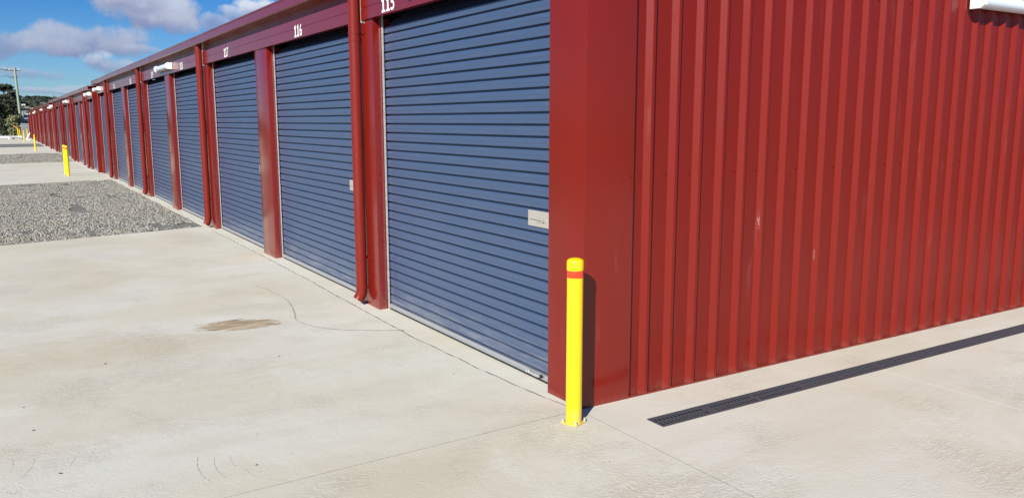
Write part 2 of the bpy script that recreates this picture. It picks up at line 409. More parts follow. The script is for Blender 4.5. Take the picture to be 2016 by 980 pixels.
# far slabs and gravel strips between them (edges slightly askew, as poured)
def band(name, xa, xb, m, top): 
    sk = .22
    def e(x, y): return x + sk*(-y) if True else x
    pts = [(xa-.1, -.1), (xa+.62, -3.0), (xa+1.2, DY), (xb+1.2, DY), (xb+.62, -3.0), (xb-.1, -.1)]
    return poly_slab(name, pts[::-1], m, top)
band('concrete_pavement', -22.2, -34.8, m_conc, 0)
band('concrete_pavement', -45.8, -58.6, m_conc, 0)
band('concrete_pavement', -67.9, -93.0, m_conc, 0)
struct('gravel_ground', MB().box(-68.3, -8, -9.1, -.09, -.03, -.008), m_gravel)

def rocks(name, label, xa, xb, n, ymin, smin, smax, spill=False):
    base = np.array([(1, 0, 0), (-1, 0, 0), (0, 1, 0), (0, -1, 0), (0, 0, 1), (0, 0, -1)], float)
    F8 = np.array([(0, 2, 4), (2, 1, 4), (1, 3, 4), (3, 0, 4), (2, 0, 5), (1, 2, 5), (3, 1, 5), (0, 3, 5)])
    y = -.13 + (ymin+.13)*rng.random(n)**1.15
    x = xa + (xb-xa)*rng.random(n)
    x = x + np.where(True, -.1 + .25*(-y), 0)
    keep = np.array([mn_.noise(Vector((a*.55, b*2.2, 4))) + .5*mn_.noise(Vector((a*2.0, b*5, 7))) for a, b in zip(x, y)]) < .47
    x = x[keep]; y = y[keep]
    if spill:                                                       # stones kicked out over the slab edge
        k = 420; x = np.concatenate([x, xb-.05+.45*rng.random(k)**3*rng.choice([1, 1, .4], k)]); y = np.concatenate([y, -.15-3.6*rng.random(k)])
        x[-k:] += -.0
    n = len(x)
    s = smin + (smax-smin)*rng.random(n)**1.6
    if spill: s[-k:] *= .6
    hump = .010*np.sin(x*2.1+y*3)+.008*np.sin(x*5.3-y*4.1)
    V = base[None]*s[:, None, None]*(.55+.75*rng.random((n, 6, 1)))
    V[:, :, 2] *= .75
    ang = rng.random((n, 3))*6.28
    ca, sa = np.cos(ang), np.sin(ang)
    def rot(V, i, j, c, s_):
        a = V[:, :, i].copy(); b = V[:, :, j].copy()
        V[:, :, i] = a*c[:, None]-b*s_[:, None]; V[:, :, j] = a*s_[:, None]+b*c[:, None]
    rot(V, 0, 1, ca[:, 0], sa[:, 0]); rot(V, 1, 2, ca[:, 1]*.9, sa[:, 1]*.9); rot(V, 0, 1, ca[:, 2], sa[:, 2])
    V += np.stack([x, y, -.012+hump*.6+s*.3], 1)[:, None]
    me = bpy.data.meshes.new(name)
    faces = (np.arange(n)[:, None, None]*6+F8[None]).reshape(-1, 3)
    me.vertices.add(n*6); me.vertices.foreach_set('co', V.reshape(-1)); 
    me.loops.add(len(faces)*3); me.loops.foreach_set('vertex_index', faces.reshape(-1).astype(np.int32))
    me.polygons.add(len(faces)); me.polygons.foreach_set('loop_start', np.arange(0, len(faces)*3, 3, dtype=np.int32))
    me.polygons.foreach_set('loop_total', np.full(len(faces), 3, np.int32)); me.update(calc_edges=True); me.validate()
    return tag(link(name, me, m_stone), label, 'gravel', kind='stuff')
rocks('gravel', 'grey crushed rock strip between the near and second concrete slabs', -22.1, -9.85, 82000, -4.2, .012, .030, True)
rocks('gravel', 'grey crushed rock strip beyond the pair of yellow bollards', -45.6, -34.9, 30000, -4.0, .014, .034)

# rough edge strip of the shed footing
def footing(x0, x1, yb, top=-.0008):
    b = MB(); n = int(abs(x1-x0)/.06); pts = []
    for i in range(n+1):
        x = x0+(x1-x0)*i/n
        y = (wob(x)+.014*mn_.noise(Vector((-(x+.02)/.04*.11, 3, 0)))+.011+.007*mn_.noise(Vector((x*9, 9, 0)))+.005*mn_.noise(Vector((x*31, 2, 0))) if x > -9.4 else -.10 + .012*mn_.noise(Vector((x*3, 1, 0)))) + (yb if x < -9.4 else 0)
        pts.append((x, y))
    b.prism(pts+[(x1, yb+.4), (x0, yb+.4)], 'z', top-.05, top if x0 > -20 else .004)
    return struct('footing_kerb', b, m_conc2)
footing(-.03, -25.86, 0); footing(-25.9, -92.8, -.1)

# curved drag mark and hairline scratches on the slab
def ribbon(name, pts, w, m, z=.0035):
    b = MB(); P = [Vector((x, y, 0)) for x, y in pts]
    # Catmull-Rom
    Q = []
    for i in range(len(P)-1):
        p0, p1, p2, p3 = P[max(i-1, 0)], P[i], P[i+1], P[min(i+2, len(P)-1)]
        for k in range(10):
            t = k/10; Q.append(.5*((2*p1)+(p2-p0)*t+(2*p0-5*p1+4*p2-p3)*t*t+(3*p1-p0-3*p2+p3)*t**3))
    Q.append(P[-1]); L = []; 
    for i, q in enumerate(Q):
        d = (Q[min(i+1, len(Q)-1)]-Q[max(i-1, 0)]).normalized(); nrm = Vector((-d.y, d.x, 0)); ww = w*(.45+.75*random.random())
        q = q+nrm*(random.random()-.5)*.004
        L.append((q-nrm*ww/2, q+nrm*ww/2))
    for i in range(len(L)-1): b.quad((*L[i][0].xy, z), (*L[i+1][0].xy, z), (*L[i+1][1].xy, z), (*L[i][1].xy, z))
    return struct(name, b, m)
m_mark = mat('scrape_mark', (.39, .345, .275), rough=.9)
ribbon('pavement_crack', [(-4.62, -.66), (-4.35, -.60), (-3.83, -.585), (-3.35, -.66), (-2.99, -.745), (-2.72, -.70), (-2.50, -.56), (-2.32, -.33), (-2.20, -.12)], .011, m_mark)

def atg(px, py):
    d = fw + rt*((px-1008)/F) - up*((py-490)/F); k = -CAM.z/d.z; return (CAM+d*k).xy
m_arc = mat('trowel_mark', (.50, .475, .40), rough=.9)
for pts, w_ in (([(389, 898), (387, 912), (391, 926), (402, 940), (416, 949)], .0035), ([(421, 902), (422, 915), (430, 929), (446, 941)], .003), ([(453, 897), (455, 908), (463, 918)], .0025),
            ([(480, 922), (500, 936), (540, 945), (565, 946)], .0025), ([(66, 902), (64, 915), (52, 930), (38, 942)], .003), ([(149, 897), (144, 907), (136, 918)], .003),
            ([(22, 905), (25, 915), (18, 930)], .0025), ([(520, 718), (545, 713), (583, 718)], .003), ([(545, 785), (545, 770), (525, 765)], .002), ([(1290, 905), (1330, 915), (1375, 912)], .002), ([(10, 968), (25, 972), (34, 968)], .005)):
    ribbon('pavement_mark', [tuple(atg(*q)) for q in pts], w_*.6, m_arc, .0025)

# ------------------------------------------------------------------ the storage sheds
ZH0, ZH1, ZS = 2.50, 2.69, 2.60
PER = .0746
def curtain_mesh(w, top):
    """roller-door curtain: pressed ribs run across the sheet"""
    prof = [(0, -.0006), (.0022, .000), (.0036, .0110), (.0050, .0215), (.0145, .0220), (.0170, .0150), (.0176, .000), (.0196, -.0020), (.034, -.0026), (.0375, -.0004), (.043, -.0004), (.0465, -.0026), (.060, -.0022), (.070, -.0014)]
    b = MB(); z = .048; pts = []
    k = 0
    while z+PER*k < top:
        for dz, d in prof: pts.append((z+PER*k+dz, d))
        k += 1
    pts = [(.048-.03, 0)]+pts
    nx = 1
    for zz, d in pts:
        over = max(0, zz-(top-ZH1+2.425)); b.v += [(-w/2, d+over*1.3, zz), (w/2, d+over*1.3, zz)]
    for i in range(len(pts)-1): b.f.append((2*i, 2*i+1, 2*i+3, 2*i+2))
    return b.mesh('curtain', smooth=None)
_cache = {}
def cached(key, fn):
    if key not in _cache: _cache[key] = fn()
    return _cache[key]
def lockplate():
    b = MB().box(-.125, .125, -.006, .0, -.05, .05)
    return b.mesh('lock_plate', bevel=.002)
def lockhandle():
    b = MB()
    b.box(-.095, -.02, -.016, -.006, -.004, .003).box(-.02, .085, -.012, -.006, -.016, .013)
    b.box(-.01, .075, -.022, -.012, -.004, .004).tube([(.055, -.02, -.006), (.055, -.006, -.006)], .010, 12)
    b.box(-.03, .02, -.010, -.006, -.024, -.014)
    return b.mesh('lock_handle', bevel=.001)
def make_door(shed, xl, xr, yf, dz, detail, plate=True):
    w = xr-xl-.012; xc = (xl+xr)/2; yc = yf+.10
    d = link('roller_door', cached(('cur', round(w, 2), round(dz, 2)), lambda: curtain_mesh(w, ZH1+dz)), m_blue, shed, (xc, yc, 0))
    h = w/2
    for s in (-1, 1):
        link('guide_track', cached(('gt', round(w, 2), s, round(dz, 2)), lambda: MB().box(s*h-.026*(s > 0), s*h+.026*(s < 0), -.022, -.014, -.004, ZH1+dz).mesh('guide_track')), m_galv, d)
    link('bottom_rail', cached(('br', round(w, 2)), lambda: MB().box(-h+.03, h-.03, -.014, .004, .022, .05).box(-h+.03, h-.03, -.026, -.014, .022, .030).mesh('bottom_rail', bevel=.0015)), m_alu, d)
    link('rubber_seal', cached(('rs', round(w, 2)), lambda: MB().box(-h+.03, h-.03, -.012, .002, -.0065, .0215).mesh('rubber_seal')), m_rubber, d)
    if plate:
        p = link('lock_plate', cached('lp', lockplate), m_plate, d, (h-.361+.125+.004, -.004, 1.042))
        link('lock_handle', cached('lh', lockhandle), m_plate, p)
    if detail:
        s = MB().box(-.085, .06, -.035, -.024, .026, .046).tube([(-.07, -.038, .04), (.085, -.038, .04)], .006, 10).tube([(-.055, -.045, .036), (-.055, -.045, .058)], .006, 8)
        s.tube([(-.03, -.045, .036), (-.03, -.045, .058)], .006, 8)
        s.build('slide_bolt', m_galv, d, loc=(h-.26, 0, 0), bevel=.001)
        MB().tube([(0, -.040, .042), (0, -.024, .042)], .011, 12).build('bolt_stop', m_rubber, d, loc=(h-.17, 0, 0))
    return d

def number(shed, txt, x, y, z, hgt=.118, width=.27):
    """condensed slab-serif numerals cut from vinyl"""
    b = MB(); cw = width/3
    for i, ch in enumerate(txt):
        cx = cw*(i+.5)
        if ch == '1':
            b.prism([(cx-.034, 0), (cx+.034, 0), (cx+.034, .017), (cx+.014, .017), (cx+.014, hgt), (cx-.004, hgt), (cx-.032, hgt-.022), (cx-.032, hgt-.034), (cx-.013, hgt-.034), (cx-.013, .017), (cx-.034, .017)], 'y', -.0012, -.0004)
            continue
        cu = bpy.data.curves.new('tmp', 'FONT'); cu.body = ch; cu.size = 1; cu.offset = .010
        o = bpy.data.objects.new('tmp', cu); COL.objects.link(o)
        dg = bpy.context.evaluated_depsgraph_get(); me = bpy.data.meshes.new_from_object(o.evaluated_get(dg))
        bpy.data.objects.remove(o); bpy.data.curves.remove(cu)
        co = np.array([v.co[:] for v in me.vertices]); mn, mx = co.min(0), co.max(0); i0 = len(b.v)
        for v in me.vertices: b.v.append((cx-.036+(v.co.x-mn[0])/(mx[0]-mn[0])*.072, -.0008, (v.co.y-mn[1])/(mx[1]-mn[1])*hgt))
        for p in me.polygons: b.f.append(tuple(k+i0 for k in p.vertices))
        bpy.data.meshes.remove(me)
    me = bpy.data.meshes.new('door_number'); me.from_pydata(b.v, [], b.f)
    o = link('door_number', me, m_text, shed, (x, y, z)); o['label'] = 'white numeral %s above its door' % txt
    return o

def pipe_mesh(ztop):
    b = MB(); r = .05
    path = [(0, 0, ztop), (0, 0, .155), (0, -.003, .120), (-.002, -.010, .095), (-.004, -.022, .070), (-.007, -.038, .048)]
    b.tube(path, r, 24); b.tube([(0, 0, .150), (0, 0, .165)], r+.003, 24); b.tube([(0, 0, 2.33), (0, 0, 2.36)], r+.003, 24)
    return b.mesh('downpipe', smooth=40)
def strap_mesh():
    b = MB(); 
    b.tube([(0, 0, -.011), (0, 0, .011)], .0535, 24).box(.045, .085, .046, .052, -.012, .012)
    return b.mesh('pipe_strap', smooth=40)

def shed(name, label, x0, yf, first_w, lefts, pw, endw, ztop, numbers, plates, ribbed=False, near=False):
    """x0: right-hand end; lefts: x of each door's left edge; pw: pillar width"""
    root = empty(name, (0, 0, 0), label, 'storage shed', 'red storage sheds in a row')
    dz = ztop-2.90; zh0, zh1, zs = ZH0+dz, ZH1+dz, ZS+dz
    x_end = lefts[-1]-endw
    # pillars between the doors: pressed box sections
    def pillar(xa, xb):
        w = xb-xa
        return link('pillar', cached(('pil', round(w, 3), round(dz, 2)), lambda: MB().box(-w/2, w/2, 0, .078, -.006, zh0+.012).mesh('pillar', bevel=.003, smooth=30)), m_fascia, root, ((xa+xb)/2, yf, 0))
    pipes = []
    right = x0-first_w
    for k, xl in enumerate(lefts):
        make_door(root, xl, right, yf, dz, near and k == 0, True)
        if k < len(lefts)-1:
            pillar(xl-pw, xl)
            if k % 2 == 0: pipes.append(xl-pw/2-.01)
            right = xl-pw
        else: pillar(xl-endw, xl)
    # closed wall behind pillars, above doors
    fr = MB(); 
    rights = [x0-first_w]+[l-pw for l in lefts[:-1]]
    ends = [(l-pw, l) for l in lefts[:-1]]+[(x_end, lefts[-1])]
    for a, b_ in ends: fr.box(a+.004, b_-.004, yf+.080, yf+.16, -.006, zh0-.002)
    fr.box(x_end+.002, x0-.004, yf+.012, yf+.05, zh0+.02, ztop-.03)
    fr.build('front_wall', m_red, root)
    # header pieces, broken at each downpipe
    cuts = [x0-.003]+pipes+[x_end+.003]
    for i in range(len(cuts)-1):
        a = cuts[i]-(.055 if i else 0); b_ = cuts[i+1]+(.045 if i < len(cuts)-2 else 0)
        h = MB().box(b_, a, yf-.018, yf+.008, zh0, zs-.006).box(b_, a, yf-.018, yf+.010, zs+.0015, zh1).box(b_, a, yf-.0135, yf+.009, zs-.0065, zs+.002).box(b_, a, yf+.0, yf+.046, zh0+.003, zh0+.012)
        h.build('header_beam', m_fascia, root, bevel=.0015)
    # gutter with a stiffening fold and soffit
    gy = yf-.125; zt = ztop; zb = ztop-.115
    prof = [(yf+.01, zb), (gy+.012, zb), (gy, zb+.010), (gy, zt-.030), (gy+.006, zt-.026), (gy+.006, zt-.020), (gy-.004, zt-.012), (gy-.004, zt), (gy+.012, zt), (gy+.012, zb+.02), (yf+.01, zb+.02)]
    MB().prism(prof, 'x', x_end-.01, x0+.02).build('gutter', m_fascia, root)
    # low-pitched roof
    D = 10.0
    rf = MB()
    rf.prism([(yf-.09, zt-.006), (yf+D/2, zt+.42), (yf+D+.09, zt-.006), (yf+D+.09, zt-.05), (yf+D/2, zt+.37), (yf-.09, zt-.05)], 'x', x_end, x0+.01)
    rf.build('roof', m_roofg if False else m_red, root)
    for px in pipes:
        p = link('downpipe', cached(('pipe', round(zb, 2)), lambda: pipe_mesh(zb+.01)), m_pipe, root, (px, yf-.056, 0))
        [link('pipe_strap', cached('strap', strap_mesh), m_pipe, p, (0, 0, z)) for z in (.43, 2.40+dz)]
        MB().box(px+.062, px+.068, yf-.02, yf-.002, zh0-.02, zb).build('hanger_strap', m_galv, root)
    # back and end walls
    MB().box(x_end, x0-.03, yf+D-.03, yf+D, 0, zt-.06).build('back_wall', m_red, root)
    gable = [(yf+.056, .003), (yf+D, .003), (yf+D, zt-.055), (yf+D/2, zt+.36), (yf+.056, zt-.055)]
    MB().prism(gable, 'x', x_end, x_end+.03).build('end_wall', m_red, root)
    if not ribbed:
        MB().prism(gable, 'x', x0-.035, x0-.005).build('end_wall', m_red, root)
        MB().box(x0-first_w, x0, yf, yf+.05, .006, zh0+.012).build('corner_post', m_redtrim, root, bevel=.003)
        MB().box(x0-.02, x0, yf+.052, yf+.12, .006, zt-.12).build('corner_flashing', m_redtrim, root)
    else:
        # corner flashing folded round the front corner
        cf = MB(); y1 = .352; rr = .004
        ring = [(x0-first_w, yf), (x0-.005, yf), (x0-.0015, yf+.0015), (x0, yf+.005), (x0, yf+y1), (x0-.028, yf+y1), (x0-.028, yf+y1-.004), (x0-.004, yf+y1-.004), (x0-.004, yf+.10), (x0-first_w+.04, yf+.10), (x0-first_w+.04, yf+.078), (x0-first_w, yf+.078)]
        cf.prism(ring, 'z', -.006, zt-.012-.1)
        cf.build('corner_flashing', m_redtrim, root, smooth=35)
        # ribbed cladding on the end wall
        h = .029; pitch = .1955; w1, cr, w2 = .033, .016, .035; y0 = .445
        prof = [(x0-.029, yf+y1-.02)]; y = y0
        while y < D-.15:
            prof += [(x0-.029, y-.003), (x0-.0275, y), (x0-.001, y+w1-.003), (x0, y+w1), (x0, y+w1+cr), (x0-.001, y+w1+cr+.003), (x0-.0275, y+w1+cr+w2-.002), (x0-.029, y+w1+cr+w2+.001)]
            y += pitch
        prof.append((x0-.029, D))
        cl = MB(); levels = [.004, zt+.2]
        for z in levels:
            for (px, py) in prof: cl.v.append((px, py, z if z < 1 else zt-.055+.42*(1-abs(py-D/2)/(D/2))))
        n = len(prof)
        for i in range(n-1): cl.f.append((i, i+1, n+i+1, n+i))
        # back skin
        i = len(cl.v); cl.v += [(x0-.06, .11, 0), (x0-.06, D, 0), (x0-.06, D, zt-.055), (x0-.06, D/2, zt+.36), (x0-.06, .11, zt-.055)]; cl.f.append((i, i+1, i+2, i+3, i+4))
        def screw(cx, cy, cz):
            cl.tube([(cx-.001, cy, cz), (cx+.0015, cy, cz)], .0095, 10); cl.tube([(cx+.0015, cy, cz), (cx+.0075, cy, cz)], .0062, 6)
        for z in (.19, 1.335, 2.485):
            screw(x0, yf+.325, z); y = y0
            while y < D-.2: screw(x0-.029, y-.026, z+(random.random()-.5)*.006); y += pitch
        cl.build('side_wall', m_red, root)
        MB().box(x0-.031, x0-.0005, yf+y1+.001, D, -.002, .010).build('base_flashing', m_redtrim, root)
        # wear: two pale scuffs on the rib faces
        def scuff(yy, zz, n, sp, ln):
            b = MB()
            for _ in range(n):
                y_ = yy+random.gauss(0, sp*.5); z_ = zz+random.gauss(0, sp*1.6); l = ln*(.4+random.random()); wd = .0008+.0014*random.random()
                tx = (y_-yy)/w1
                # lies just above the rib flank between pan and crest
                def pt(a, b2): 
                    f = min(max((a-ribs)/w1, 0), 1); return (x0-.0275+.0265*f+.0009, a-.0008, b2)
                b.quad(pt(y_, z_), pt(y_+wd, z_), pt(y_+wd+.001, z_+l), pt(y_+.001, z_+l))
            b.build('paint_scuff', m_scuff, root)
        ribs = y0+5*pitch; scuff(ribs+.016, .985, 34, .013, .018)
        ribs = y0+8*pitch; scuff(ribs+.010, .70, 4, .003, .05)
    for (txt, nx) in numbers: number(root, txt, nx, yf-.0195, zh0+.014)
    return root

L1 = [-2.98-3.22*k for k in range(8)]
A = shed('storage_shed', 'nearest red storage shed with a ribbed end wall and doors 115 to 122', 0, 0, .35, L1, .52, .32, 2.90,
     [('115', -2.735), ('116', -5.05), ('117', -8.22), ('118', -11.45), ('119', -14.55), ('120', -17.75), ('121', -20.95), ('122', -24.3)], True, True, True)
L2 = [-28.1-3.02*k for k in range(8)]
shed('storage_shed', 'second red storage shed in the row, its roof stepped just below the nearest one', -25.9, -.10, .16, L2, .48, .34, 2.77, [], True)
L3 = [-51.8-3.02*k for k in range(8)]
shed('storage_shed', 'third red storage shed in the row, beside the single far yellow bollard', -49.62, -.10, .16, L3, .48, .34, 2.69, [], True)
L4 = [-75.9-3.3*k for k in range(6)]
shed('storage_shed', 'farthest red storage shed at the end of the row, before the pole', -73.35, -.10, .2, L4, .48, .34, 2.60, [], True)

# ------------------------------------------------------------------ batten lights
def batten(loc, rz, label, L=1.30):
    r = empty('wall_light', loc, label, 'wall light', 'white batten lights on the sheds', rz)
    # local: length along +x, wall plane y=0, light sticks out to -y
    MB().box(.02, L-.02, -.035, 0, -.045, .045).build('housing', m_white, r, bevel=.004)
    d = MB(); pr = []
    for i in range(13):
        a = math.pi*i/12
        pr.append((-.036-.072*math.sin(a)**.75, -.052*math.cos(a)))
    d.prism(pr, 'x', .05, L-.05).build('diffuser', m_diff, r, smooth=50)
    for x in (.0, L-.048):
        e = [(-.001, -.058), (-.085, -.058), (-.112, -.035), (-.112, .035), (-.085, .058), (-.001, .058)]
        MB().prism(e, 'x', x, x+.048).build('end_cap', m_white, r, bevel=.004)
    return r
lp = batten((-13.45, -.019, 2.62), 0, 'white batten light between numbers 118 and 119')
def lamp(loc, rz, label): return dup(lp, loc, label, rz=rz)
dup(lp, (-2.13, -.019, 2.665), 'white batten light above door 115, nearest on the front of the row')
dup(lp, (0.003, 3.655, 2.548), 'long white batten light high on the ribbed red end wall', rz=R(90))
dup(lp, (-25.5, -.019, 2.625), 'white batten light at the far end of the nearest shed front')
dup(lp, (-27.5, -.119, 2.52), 'white batten light at the near end of the second shed')
dup(lp, (-38.0, -.119, 2.49), 'white batten light midway along the second shed')
dup(lp, (-49.4, -.119, 2.48), 'white batten light at the far end of the second shed')
dup(lp, (-51.3, -.119, 2.42), 'white batten light at the near end of the third shed')
dup(lp, (-61.6, -.119, 2.42), 'white batten light midway along the third shed')
dup(lp, (-72.4, -.119, 2.41), 'white batten light at the far end of the third shed')
dup(lp, (-76.0, -.119, 2.34), 'white batten light at the near end of the farthest shed')
dup(lp, (-84.5, -.119, 2.34), 'white batten light midway along the farthest shed')
dup(lp, (-92.2, -.119, 2.34), 'white batten light on the last corner of the row')

# ------------------------------------------------------------------ bollards
def bollard(loc, label):
    r = empty('bollard', loc, label, 'bollard', 'yellow steel bollards along the sheds')
    MB().lathe([(.0445, .008), (.0445, .818), (.0445, .8185)], 40).build('post', m_yel, r, smooth=40)
    MB().lathe([(.0452, .8185), (.0452, .858)], 40).build('reflective_band', m_band, r, smooth=40)
    c = [(.0462, .858), (.0468, .862), (.0468, .900), (.0455, .906)]
    for i in range(1, 8):
        a = math.pi/2*i/8; c.append((.0455*math.cos(a), .906+.019*math.sin(a)))
    c.append((.002, .925))
    MB().lathe(c, 40).build('cap', m_yel, r, smooth=40)
    MB().box(-.052, .052, -.052, .052, .001, .0075).build('base_plate', m_yel, r, bevel=.003)
    for sx in (-1, 1):
        for sy in (-1, 1):
            MB().tube([(sx*.0435, sy*.0435, .0085), (sx*.0435, sy*.0435, .012)], .0095, 12).tube([(sx*.0435, sy*.0435, .012), (sx*.0435, sy*.0435, .020)], .0072, 6).tube([(sx*.0435, sy*.0435, .020), (sx*.0435, sy*.0435, .027)], .005, 8).build('anchor_bolt', m_galv, r)
    return r
b0 = bollard((.145, -.165, 0), 'tall yellow bollard with a red band in front of the near shed corner')
b0.rotation_euler.z = R(20)
def bol(x, y, label): dup(b0, (x, y, 0), label)
bol(-25.46, -1.05, 'yellow bollard farther of the pair on the second slab, left of its twin')
bol(-24.48, -1.05, 'yellow bollard nearer of the pair on the second slab, right of its twin')
bol(-48.8, -1.09, 'single yellow bollard on the third concrete slab')
bol(-73.2, -1.04, 'yellow bollard on the far slab in front of the pair by the pole')
bol(-90.7, -1.10, 'far yellow bollard directly behind the bent orange rail')
bol(-89.3, -1.00, 'far yellow bollard just right of the bent orange rail')
bol(-87.5, -.42, 'far yellow bollard close against the end of the last shed')

# ------------------------------------------------------------------ trench drain
t = empty('trench_drain', (dx0, dy0, 0), 'long dark slotted drain grate set in concrete beside the red end wall', 'drain')
Wd = dx1-dx0
fr = MB().box(0, .006, 0, dy1-dy0, -.028, .0035).box(Wd-.006, Wd, 0, dy1-dy0, -.028, .0035).box(.006, Wd-.006, 0, .006, -.028, .0035)
fr.build('channel_frame', m_grate, t)
MB().box(.0005, .007, 0.001, dy1-dy0, -.10, -.0285).box(Wd-.007, Wd-.0005, 0.001, dy1-dy0, -.10, -.0285).box(.007, Wd-.007, 0.001, dy1-dy0, -.105, -.10).build('channel', m_dark, t)  # channel coloured near-black: shade below the slots is put into the colour
def grate(n=28, p=.0285):
    b = MB(); L = n*p
    b.box(.010, .020, 0, L-.004, -.006, .001).box(Wd-.020, Wd-.010, 0, L-.004, -.006, .001).box(Wd/2-.0055, Wd/2+.0055, 0, L-.004, -.006, .0016)
    for i in range(n+1):
        y = i*p if i < n else L-.012
        for a, c in ((.020, Wd/2-.0055), (Wd/2+.0055, Wd-.020)): b.box(a, c, y, y+.0085, -.0035, .0004)
    b.box(.020, Wd-.020, L/2-.02, L/2+.02, -.0105, .0010)
    return b.mesh('grate')
gm = grate()
for i in range(10): link('grate', gm, m_grate, t, (0, .010+i*.0285*28, 0))

# ------------------------------------------------------------------ little stones on the slab
def pebble(x, y, s, rz):
    bm = bmesh.new(); bmesh.ops.create_icosphere(bm, subdivisions=1, radius=s)
    for v in bm.verts: v.co.x *= 1.5*(.8+.4*random.random()); v.co.y *= .9*(.8+.4*random.random()); v.co.z = v.co.z*.45+s*.35
    me = bpy.data.meshes.new('stone_chip'); bm.to_mesh(me); bm.free()
    return me
m_chip = mat('dark_stone', (.10, .085, .07), rough=.8)
def at(px, py):
    d = fw + rt*((px-1008)/F) - up*((py-490)/F); k = -CAM.z/d.z; return CAM+d*k
for (px, py, s, lab) in ((207, 716, .011, 'small dark stone chip on the driveway left of the brown stain'), (66, 847, .008, 'dark stone chip near the left edge of the near driveway'),
                    (119, 932, .010, 'dark leaf-shaped chip near the bottom left of the driveway'), (505, 915, .007, 'tiny round dark chip just above the near slab joint'),
                    (893, 736, .006, 'tiny brown chip on the driveway below door 115'), (549, 701, .007, 'small grey chip on the driveway below the brown stain'), (46, 802, .006, 'orange-brown chip at the far left of the driveway')):
    p = at(px, py)
    o = link('stone_chip', pebble(0, 0, s*.72, 0), m_chip, None, (p.x, p.y, .001)); o.rotation_euler.z = random.random()*3
    tag(o, lab, 'stone chip', 'stone chips lying on the driveway')

# ------------------------------------------------------------------ far end: poles, kerb, fence, house, trees
def base_z(x, y): return gz(x, y)
def py_(x, px, py):
    d = fw + rt*((px-1008)/F) - up*((py-490)/F); k = (x-CAM.x)/d.x; return CAM+d*k
p_top = py_(-120, 28.5, 133); p_bot = py_(-120, 45, 272); p_bot.z = -.5
pr_ = empty('utility_pole', tuple(p_bot), 'tall weathered green timber utility pole leaning beside the last shed', 'utility pole')
dlt = p_top-p_bot
MB().tube([(0, 0, 0), tuple(dlt*.5), tuple(dlt)], [.17, .15, .125], 16).build('pole', m_pole, pr_, smooth=40)
q = dlt*.955; MB().box(q.x-.05, q.x+.05, q.y-1.15, q.y+.55, q.z-.06, q.z+.06).build('crossarm', m_bark, pr_)
q = dlt*.86; MB().box(q.x-.05, q.x+.05, q.y-.75, q.y+.25, q.z-.05, q.z+.05).build('crossarm', m_bark, pr_)
for yy in (-1.05, -.6, .45):
    q = dlt*.955; MB().lathe([(.05, 0), (.07, .06), (.04, .1), (.06, .16), (.02, .2)], 10, (q.x, q.y+yy)).build('insulator', m_white, pr_, loc=(0, 0, q.z+.06))
q = dlt*.43; MB().box(q.x-.05, q.x+.05, q.y-.1, q.y+.65, q.z-.06, q.z+.06).build('bracket', m_bark, pr_)
q = dlt*.66; MB().box(q.x-.06, q.x+.06, q.y-.75, q.y+.0, q.z-.05, q.z+.05).build('bracket', m_bark, pr_)
pp = empty('stub_pole', (-119.6, p_bot.y+.35, -.5), 'short grey stub pole standing against the foot of the utility pole', 'pole')
MB().tube([(0, 0, 0), (0, -.12, 3.4)], [.10, .08], 12).build('post', m_pole, pp, smooth=40)
MB().lathe([(.085, 0), (.095, .03), (.03, .09)], 12, (0, -.12)).build('cap', m_galv, pp, loc=(0, 0, 3.4))
for i, (fr_, yo, dr, lab) in enumerate(((.955, -1.05, .0, 'upper power line running left from the outer insulator of the pole'), (.955, -.6, .1, 'upper power line running left from the inner insulator of the pole'),
                                   (.86, -.7, .2, 'power line running left from the lower crossarm'), (.66, -.7, .3, 'thick low cable running left from the pole bracket'))):
    a = p_bot+dlt*fr_+Vector((0, yo, .15)); e = a+Vector((6, -48, -.2-dr)); P = []
    for k in range(25):
        s = k/24; q = a.lerp(e, s); q.z -= 4*s*(1-s)*.9; P.append(tuple(q))
    o = MB().tube(P, .022 if i < 3 else .04, 6).build('power_line', m_wire); tag(o, lab, 'power line', 'power lines on the pole')

# white rail/kerb at the far left
k = empty('white_barrier', (-86, -2.9, 0), 'low white barrier rail lying along the far left of the yard', 'barrier')
MB().box(-.12, .12, -12, 2.0, .14, .30).build('rail', m_white, k, bevel=.01)
for yy in (-11, -8, -5, -2, 1.2): MB().box(-.1, .1, yy, yy+.16, 0, .14).build('foot', m_rubber, k)
k = empty('pipe_loop', (-83.5, -1.75, 0), 'low bent white pipe loop on the ground by the far barrier', 'pipe')
MB().tube([(0, -.25, 0), (0, -.25, .2), (.05, -.18, .26), (-.6, .5, .2), (-1.0, .9, .05)], .045, 10).build('pipe', m_white, k, smooth=50)
MB().box(-.1, .1, -.33, -.17, 0, .03).build('flange', m_galv, k)
k = empty('white_prop', (-81.3, -.50, 0), 'white slanted prop leaning low beside the last shed wall', 'prop')
MB().tube([(0, -.10, 0), (0, -.12, .18), (0, -.02, .34), (0, .12, .62)], [.07, .06, .05, .045], 10).build('arm', m_white, k, smooth=50)
MB().box(-.12, .12, -.2, .12, 0, .05).build('foot', m_white, k, bevel=.005)
k = empty('bent_rail', (-90.6, -1.12, 0), 'bent orange and yellow rail on a post among the far bollards', 'rail')
m_org = mat('orange_paint', (.75, .30, .03), rough=.4)
MB().tube([(0, 0, 0), (0, 0, .95)], .05, 12).build('post', m_yel, k, smooth=40)
MB().tube([(0, 0, .95), (0, -.18, 1.12), (0, -.36, 1.2)], .05, 10).build('arm', m_org, k, smooth=50)

